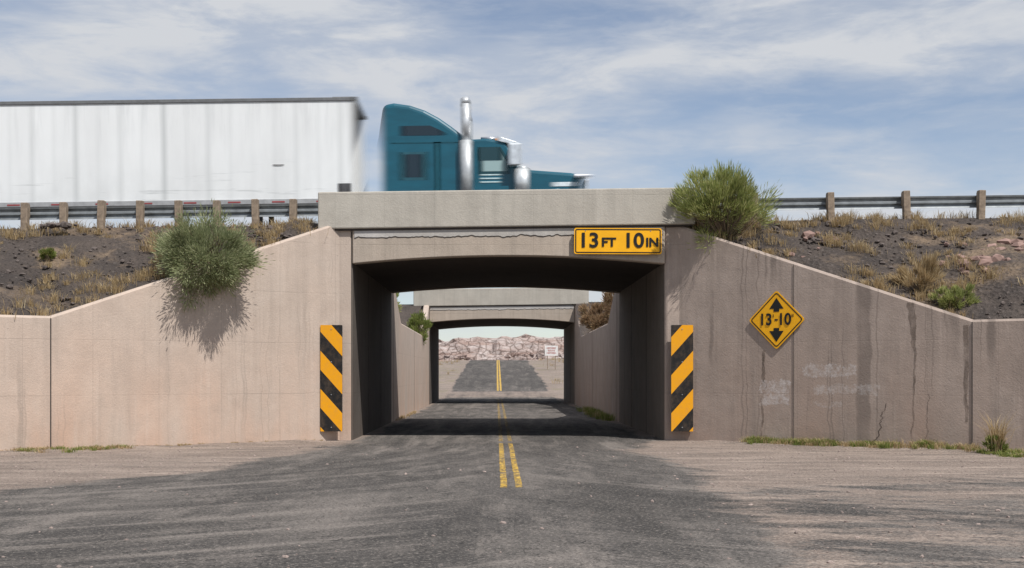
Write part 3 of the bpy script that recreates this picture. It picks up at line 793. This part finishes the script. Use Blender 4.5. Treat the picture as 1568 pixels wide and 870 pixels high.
bush('dry_brush_shrub', (4.75, 57.5, 4.15), (.95, 1.3, .8), M_brown, 7000, 45, (.12, .25), .016, .7, None, 14)
bush('dry_brush_shrub', (4.95, 50.5, 4.25), (.8, 1.2, .8), M_brown, 4000, 35, (.12, .25), .016, .7, None, 15)
bush('desert_weed_shrub', (-10.45, 29.4, emb_z(-10.45, 29.4)+.16), (.2, .2, .2), M_weed, 1200, 14, (.05, .1), .010, .8, None, 16)
bush('desert_weed_shrub', (10.15, 27.8, emb_z(10.15, 27.8)+.20), (.55, .3, .30), M_green, 3500, 26, (.06, .14), .009, .9, None, 17)
bush('dry_brush_shrub', (9.6, 28.5, emb_z(9.6, 28.5)+.28), (.5, .4, .4), M_dry, 2500, 22, (.12, .28), .007, 1.2, None, 20)

def tufts(name, places, mat, blades=(40, 80), h=(.15, .4), w=.006, spread=.12):
    v = []; f = []
    for (x, y, z, sc) in places:
        for k in range(random.randint(*blades)):
            a = U(0, 6.28); rr = abs(random.gauss(0, spread))*sc
            p = Vector((x+rr*math.cos(a), y+rr*math.sin(a), z-.03))
            H = U(*h)*sc; ln = U(.1, .75)*H
            a2 = a+U(-.8, .8)
            m = p+Vector((math.cos(a2)*ln*.3, math.sin(a2)*ln*.3, H*.6))
            t = p+Vector((math.cos(a2)*ln, math.sin(a2)*ln, H*U(.75, 1)))
            s = Vector((math.cos(a2+1.57+U(-1, 1)), math.sin(a2+1.57), 0))*w*U(.6, 1.4)
            b0 = len(v); v += [p-s, p+s, m+s*.8, m-s*.8, t]
            f += [(b0, b0+1, b0+2, b0+3), (b0+3, b0+2, b0+4)]
    return mesh_obj(name, v, f, mat)
random.seed(21)
pl = []
for i in range(1300):
    s = random.choice((-1, 1)); x = s*U(4.6, 15)
    sec = section(s, x); y = U(sec[0][0]+.05, 33)
    d = mn.noise(Vector((x*.6, y*.9, 7)))
    near = y-sec[0][0] < .8
    if d+U(-.25, .25) > (0.02 if not near else -.30):
        pl.append((x, y, emb_z(x, y), U(.45, 1.1)))
for i in range(260):
    s = random.choice((-1, 1)); x = s*U(4.6, 30); y = U(30.9, 31.8)
    if mn.noise(Vector((x*.8, 3, 1))) > -.1: pl.append((x, y, emb_z(x, y), U(.5, 1.0)))
for i in range(150):
    s = random.choice((-1, 1)); x = s*U(4.3, 12); y = U(44, 65); pl.append((x, y, emb_z(x, y), U(.6, 1.3)))
tufts('dry_grass', pl, M_dry, (30, 70), (.14, .36), .0065, .14)
pl = []; pd = []
for i in range(620):
    t = 1.9+5.2*R(); x, y, _ = ptR(t); o = abs(random.gauss(0, .24))+.02
    if mn.noise(Vector((t*1.3, 2, 2)))+U(-.2, .3) > -.05:
        (pl if R() < .5 else pd).append((x-S*o, y-C*o, max(.004, gz(x, y)-.01), U(.35, 1.0)*(1 if t < 4 or t > 5.3 else .75)))
for i in range(170):
    t = 5.4+2.4*R(); x, y, _ = ptL(t); o = abs(random.gauss(0, .35))+.03
    (pl if R() < .4 else pd).append((x+S*o, y-C*o, .01, U(.25, .65)))
for i in range(100):
    t = U(.5, 9); x, y, _ = ptL(t); pd.append((x+S*.05, y-C*.05, .02, U(.15, .4)))
for i in range(170):
    x, y = U(10, 10.9), U(24.6, 26.4)
    if R() < .5: (pl if R() < .7 else pd).append((x, y, 0, U(.3, .7)))
for i in range(90):
    (pl if R() < .8 else pd).append((4.12-abs(random.gauss(0, .22)), U(43.5, 56), .01, U(.6, 1.6)))
for i in range(20): pd.append((-3.50+abs(random.gauss(0, .08)), U(43.5, 54), .01, U(.4, .8)))
tufts('green_weeds', pl, M_weed, (25, 50), (.10, .26), .007, .12)
tufts('dry_weeds', pd, M_dry, (20, 40), (.10, .26), .006, .12)
wx, wy = 10.25, 25.75
tufts('tall_dry_weed', [(wx, wy, 0, 1.0), (wx+.05, wy, 0, 1.2), (wx, wy+.03, .1, 1.2)], M_dry, (60, 90), (.35, .85), .006, .05)
bush('desert_weed_shrub', (wx, wy, .16), (.22, .2, .18), M_weed, 900, 12, (.06, .14), .010, .9, None, 31)
pl = []
for i in range(500):
    x = U(-30, 35); y = U(84, 200)
    if -4.2 < x < 4.8: continue
    pl.append((x, y, gz(x, y), U(1, 2.4)))
tufts('desert_scrub', pl, M_dry, (12, 20), (.12, .28), .02, .16)

# ---------------------------------------------------------------- stones
ico = bmesh.new(); bmesh.ops.create_icosphere(ico, subdivisions=1, radius=1)
IV = [v.co.copy() for v in ico.verts]; IF = [tuple(v.index for v in f.verts) for f in ico.faces]; ico.free()
def stones(name, places, mat):
    v = []; f = []
    for (x, y, z, s) in places:
        rot = Matrix.Rotation(U(0, 6.28), 3, 'Z') @ Matrix.Rotation(U(0, 6.28), 3, 'X')
        k = Vector((U(.7, 1.4), U(.7, 1.2), U(.45, .9)))*s; b0 = len(v)
        for c in IV:
            q = rot @ (c*U(.75, 1.2)); v.append((x+q.x*k.x, y+q.y*k.y, z+q.z*k.z))
        f += [tuple(i+b0 for i in t) for t in IF]
    return mesh_obj(name, v, f, mat)
random.seed(5)
pl = []
for i in range(2200):
    s = random.choice((-1, 1)); x = s*U(4.6, 15); sec = section(s, x); y = U(sec[0][0]+.1, 31.8)
    pl.append((x, y, emb_z(x, y)+.01, .02+.06*R()**3))
for i in range(12): pl.append((-10.9+U(-.6, .6), 31.0+U(-.2, .2), 5.3, U(.05, .13)))
stones('cinder_rocks', pl, M_cinder)
pl = []
for (cx, cy, n, sz) in ((7.9, 30.5, 7, .14), (7.3, 30.0, 3, .10), (11.4, 28.9, 14, .19), (12.0, 29.6, 10, .22), (10.9, 29.6, 5, .12)):
    for i in range(n):
        x = cx+random.gauss(0, .35); y = cy+random.gauss(0, .3)
        pl.append((x, y, emb_z(x, y)+.01, sz*U(.35, 1.1)))
stones('embankment_rocks', pl, plain('reddish_rocks', (.25, .165, .14), .9, 0, .4, 2))
pl = []
for i in range(6500):
    x = U(-11, 13); y = 8.5+21.5*R()**1.2
    s = 1 if x > 0 else -1; x0 = 4.52 if s > 0 else 3.87
    if abs(x) > x0 and y > 31-.7*(abs(x)-x0)-.05: continue
    if R() < asph(x, y)*.88: continue
    pl.append((x, y, .008, .006+.026*R()**4))
stones('roadside_gravel', pl, M_stone)

# ---------------------------------------------------------------- mesa
mx = axis([(-420, -90, 12), (-90, 110, 0.9), (110, 420, 12)])
prof_n = 26; vs = []
for x in mx:
    top = 5.15+0.9*mn.noise(Vector((x*.03, 0, 0)))+.45*mn.noise(Vector((x*.13, 1, 0)))
    top -= 0.6*sstep(8, 26, x)*0.8
    yf = 222+6*mn.noise(Vector((x*.03, 5, 0)))+2.0*mn.noise(Vector((x*.15, 6, 0)))
    for j in range(prof_n):
        t = j/(prof_n-1)
        if t < .8:
            u = t/.8
            zz = top*(0.40*u+0.60*sstep(.45, .95, u))
            y = yf+13*u
        else:
            zz = top; y = yf+13+(t-.8)/.2*150
        P = Vector((x*.42, y*.42, zz*.5))
        d = mn.cell(P*0.9)*.55+mn.noise(P*1.3)*.8+mn.noise(P*3.1)*.4
        am = 0.6 if .02 < t < .84 else .12
        vs.append((x, y-d*am*1.5, 3.25+zz+d*am*.75))
W = prof_n
fs = [(i*W+j, (i+1)*W+j, (i+1)*W+j+1, i*W+j+1) for i in range(len(mx)-1) for j in range(W-1)]
mesh_obj('rocky_mesa', vs, fs, M_rock)
pl = []
for i in range(900):
    x = U(-40, 45); y = U(205, 232); pl.append((x, y, 3.3+max(0, (y-222)/11*2.3), .25+.9*R()**3))
stones('mesa_boulders', pl, M_rock)

# ---------------------------------------------------------------- sun and sky
AZ, EL = math.radians(37), math.radians(56)
sd = Vector((math.sin(AZ)*math.cos(EL), -math.cos(AZ)*math.cos(EL), math.sin(EL)))
L = bpy.data.lights.new('sun', 'SUN'); L.energy = 4.7; L.angle = math.radians(.53); L.color = (1, .965, .92)
so = bpy.data.objects.new('sun', L); COL.objects.link(so); so.rotation_euler = sd.to_track_quat('Z', 'Y').to_euler()
so.location = (20, -20, 40)
w = bpy.data.worlds.new('World'); scene.world = w; w.use_nodes = True
t = w.node_tree; nn = t.nodes; lk = t.links
bg = nn['Background']; bg.inputs[1].default_value = 0.11
sky = nn.new('ShaderNodeTexSky'); sky.sky_type = 'NISHITA'; sky.sun_disc = False
sky.sun_elevation = EL; sky.sun_rotation = math.radians(143); sky.altitude = 1500; sky.dust_density = 0.8; sky.air_density = 1.0; sky.ozone_density = 1.5
tc = nn.new('ShaderNodeTexCoord')
def wn(scale_v, rot, loc, sc, det, ro, dist):
    m = nn.new('ShaderNodeMapping'); lk.new(tc.outputs['Generated'], m.inputs[0])
    m.inputs['Scale'].default_value = scale_v; m.inputs['Rotation'].default_value = rot; m.inputs['Location'].default_value = loc
    k = nn.new('ShaderNodeTexNoise'); lk.new(m.outputs[0], k.inputs['Vector'])
    k.inputs['Scale'].default_value = sc; k.inputs['Detail'].default_value = det; k.inputs['Roughness'].default_value = ro; k.inputs['Distortion'].default_value = dist
    return k.outputs[0]
def wr_(v, a, b, c=0, d=1):
    k = nn.new('ShaderNodeMapRange'); k.interpolation_type = 'SMOOTHSTEP'; lk.new(v, k.inputs[0])
    for i, q in enumerate((a, b, c, d)): k.inputs[i+1].default_value = q
    return k.outputs[0]
def wm(op, a, b):
    k = nn.new('ShaderNodeMath'); k.operation = op
    for i, q in enumerate((a, b)):
        if hasattr(q, 'is_output'): lk.new(q, k.inputs[i])
        else: k.inputs[i].default_value = q
    return k.outputs[0]
big = wr_(wn((1, 1, 3.4), (0, math.radians(18), 0), (.75, 0, .62), 3.2, 5, .50, .2), .36, .60)
mid = wr_(wn((1, 1, 3.6), (0, math.radians(20), 0), (3.3, 0, 1.2), 8.5, 7, .62, .35), .36, .64)
wisp = wr_(wn((1, 1, 5.0), (0, math.radians(-14), 0), (1.3, 2, .2), 15, 6, .62, .5), .46, .70)
cl = wm('ADD', wm('ADD', wm('MULTIPLY', big, .42), .13), wm('ADD', wm('MULTIPLY', wm('MULTIPLY', mid, wm('ADD', big, .5)), .34), wm('MULTIPLY', wisp, .13)))
mx_ = nn.new('ShaderNodeMix'); mx_.data_type = 'RGBA'; mx_.clamp_factor = True
tint = nn.new('ShaderNodeMix'); tint.data_type = 'RGBA'; tint.blend_type = 'MULTIPLY'; tint.inputs[0].default_value = 1
lk.new(sky.outputs[0], tint.inputs[6]); tint.inputs[7].default_value = (1.05, 1.0, 0.98, 1)
lk.new(cl, mx_.inputs[0]); lk.new(tint.outputs[2], mx_.inputs[6]); mx_.inputs[7].default_value = (5.8, 6.0, 6.35, 1)
lk.new(mx_.outputs[2], bg.inputs[0])

# ---------------------------------------------------------------- camera
cam = bpy.data.cameras.new('camera'); co = bpy.data.objects.new('camera', cam); COL.objects.link(co)
co.location = (0, 0, 1.65); co.rotation_euler = (math.pi/2, 0, 0)
cam.sensor_width = 36; cam.lens = 44.13; cam.shift_x = 0.0153; cam.shift_y = 0.0874
cam.clip_end = 9000; cam.clip_start = 0.1
scene.camera = co
scene.view_settings.view_transform = 'Standard'; scene.view_settings.look = 'None'
scene.view_settings.exposure = 0; scene.view_settings.gamma = 1
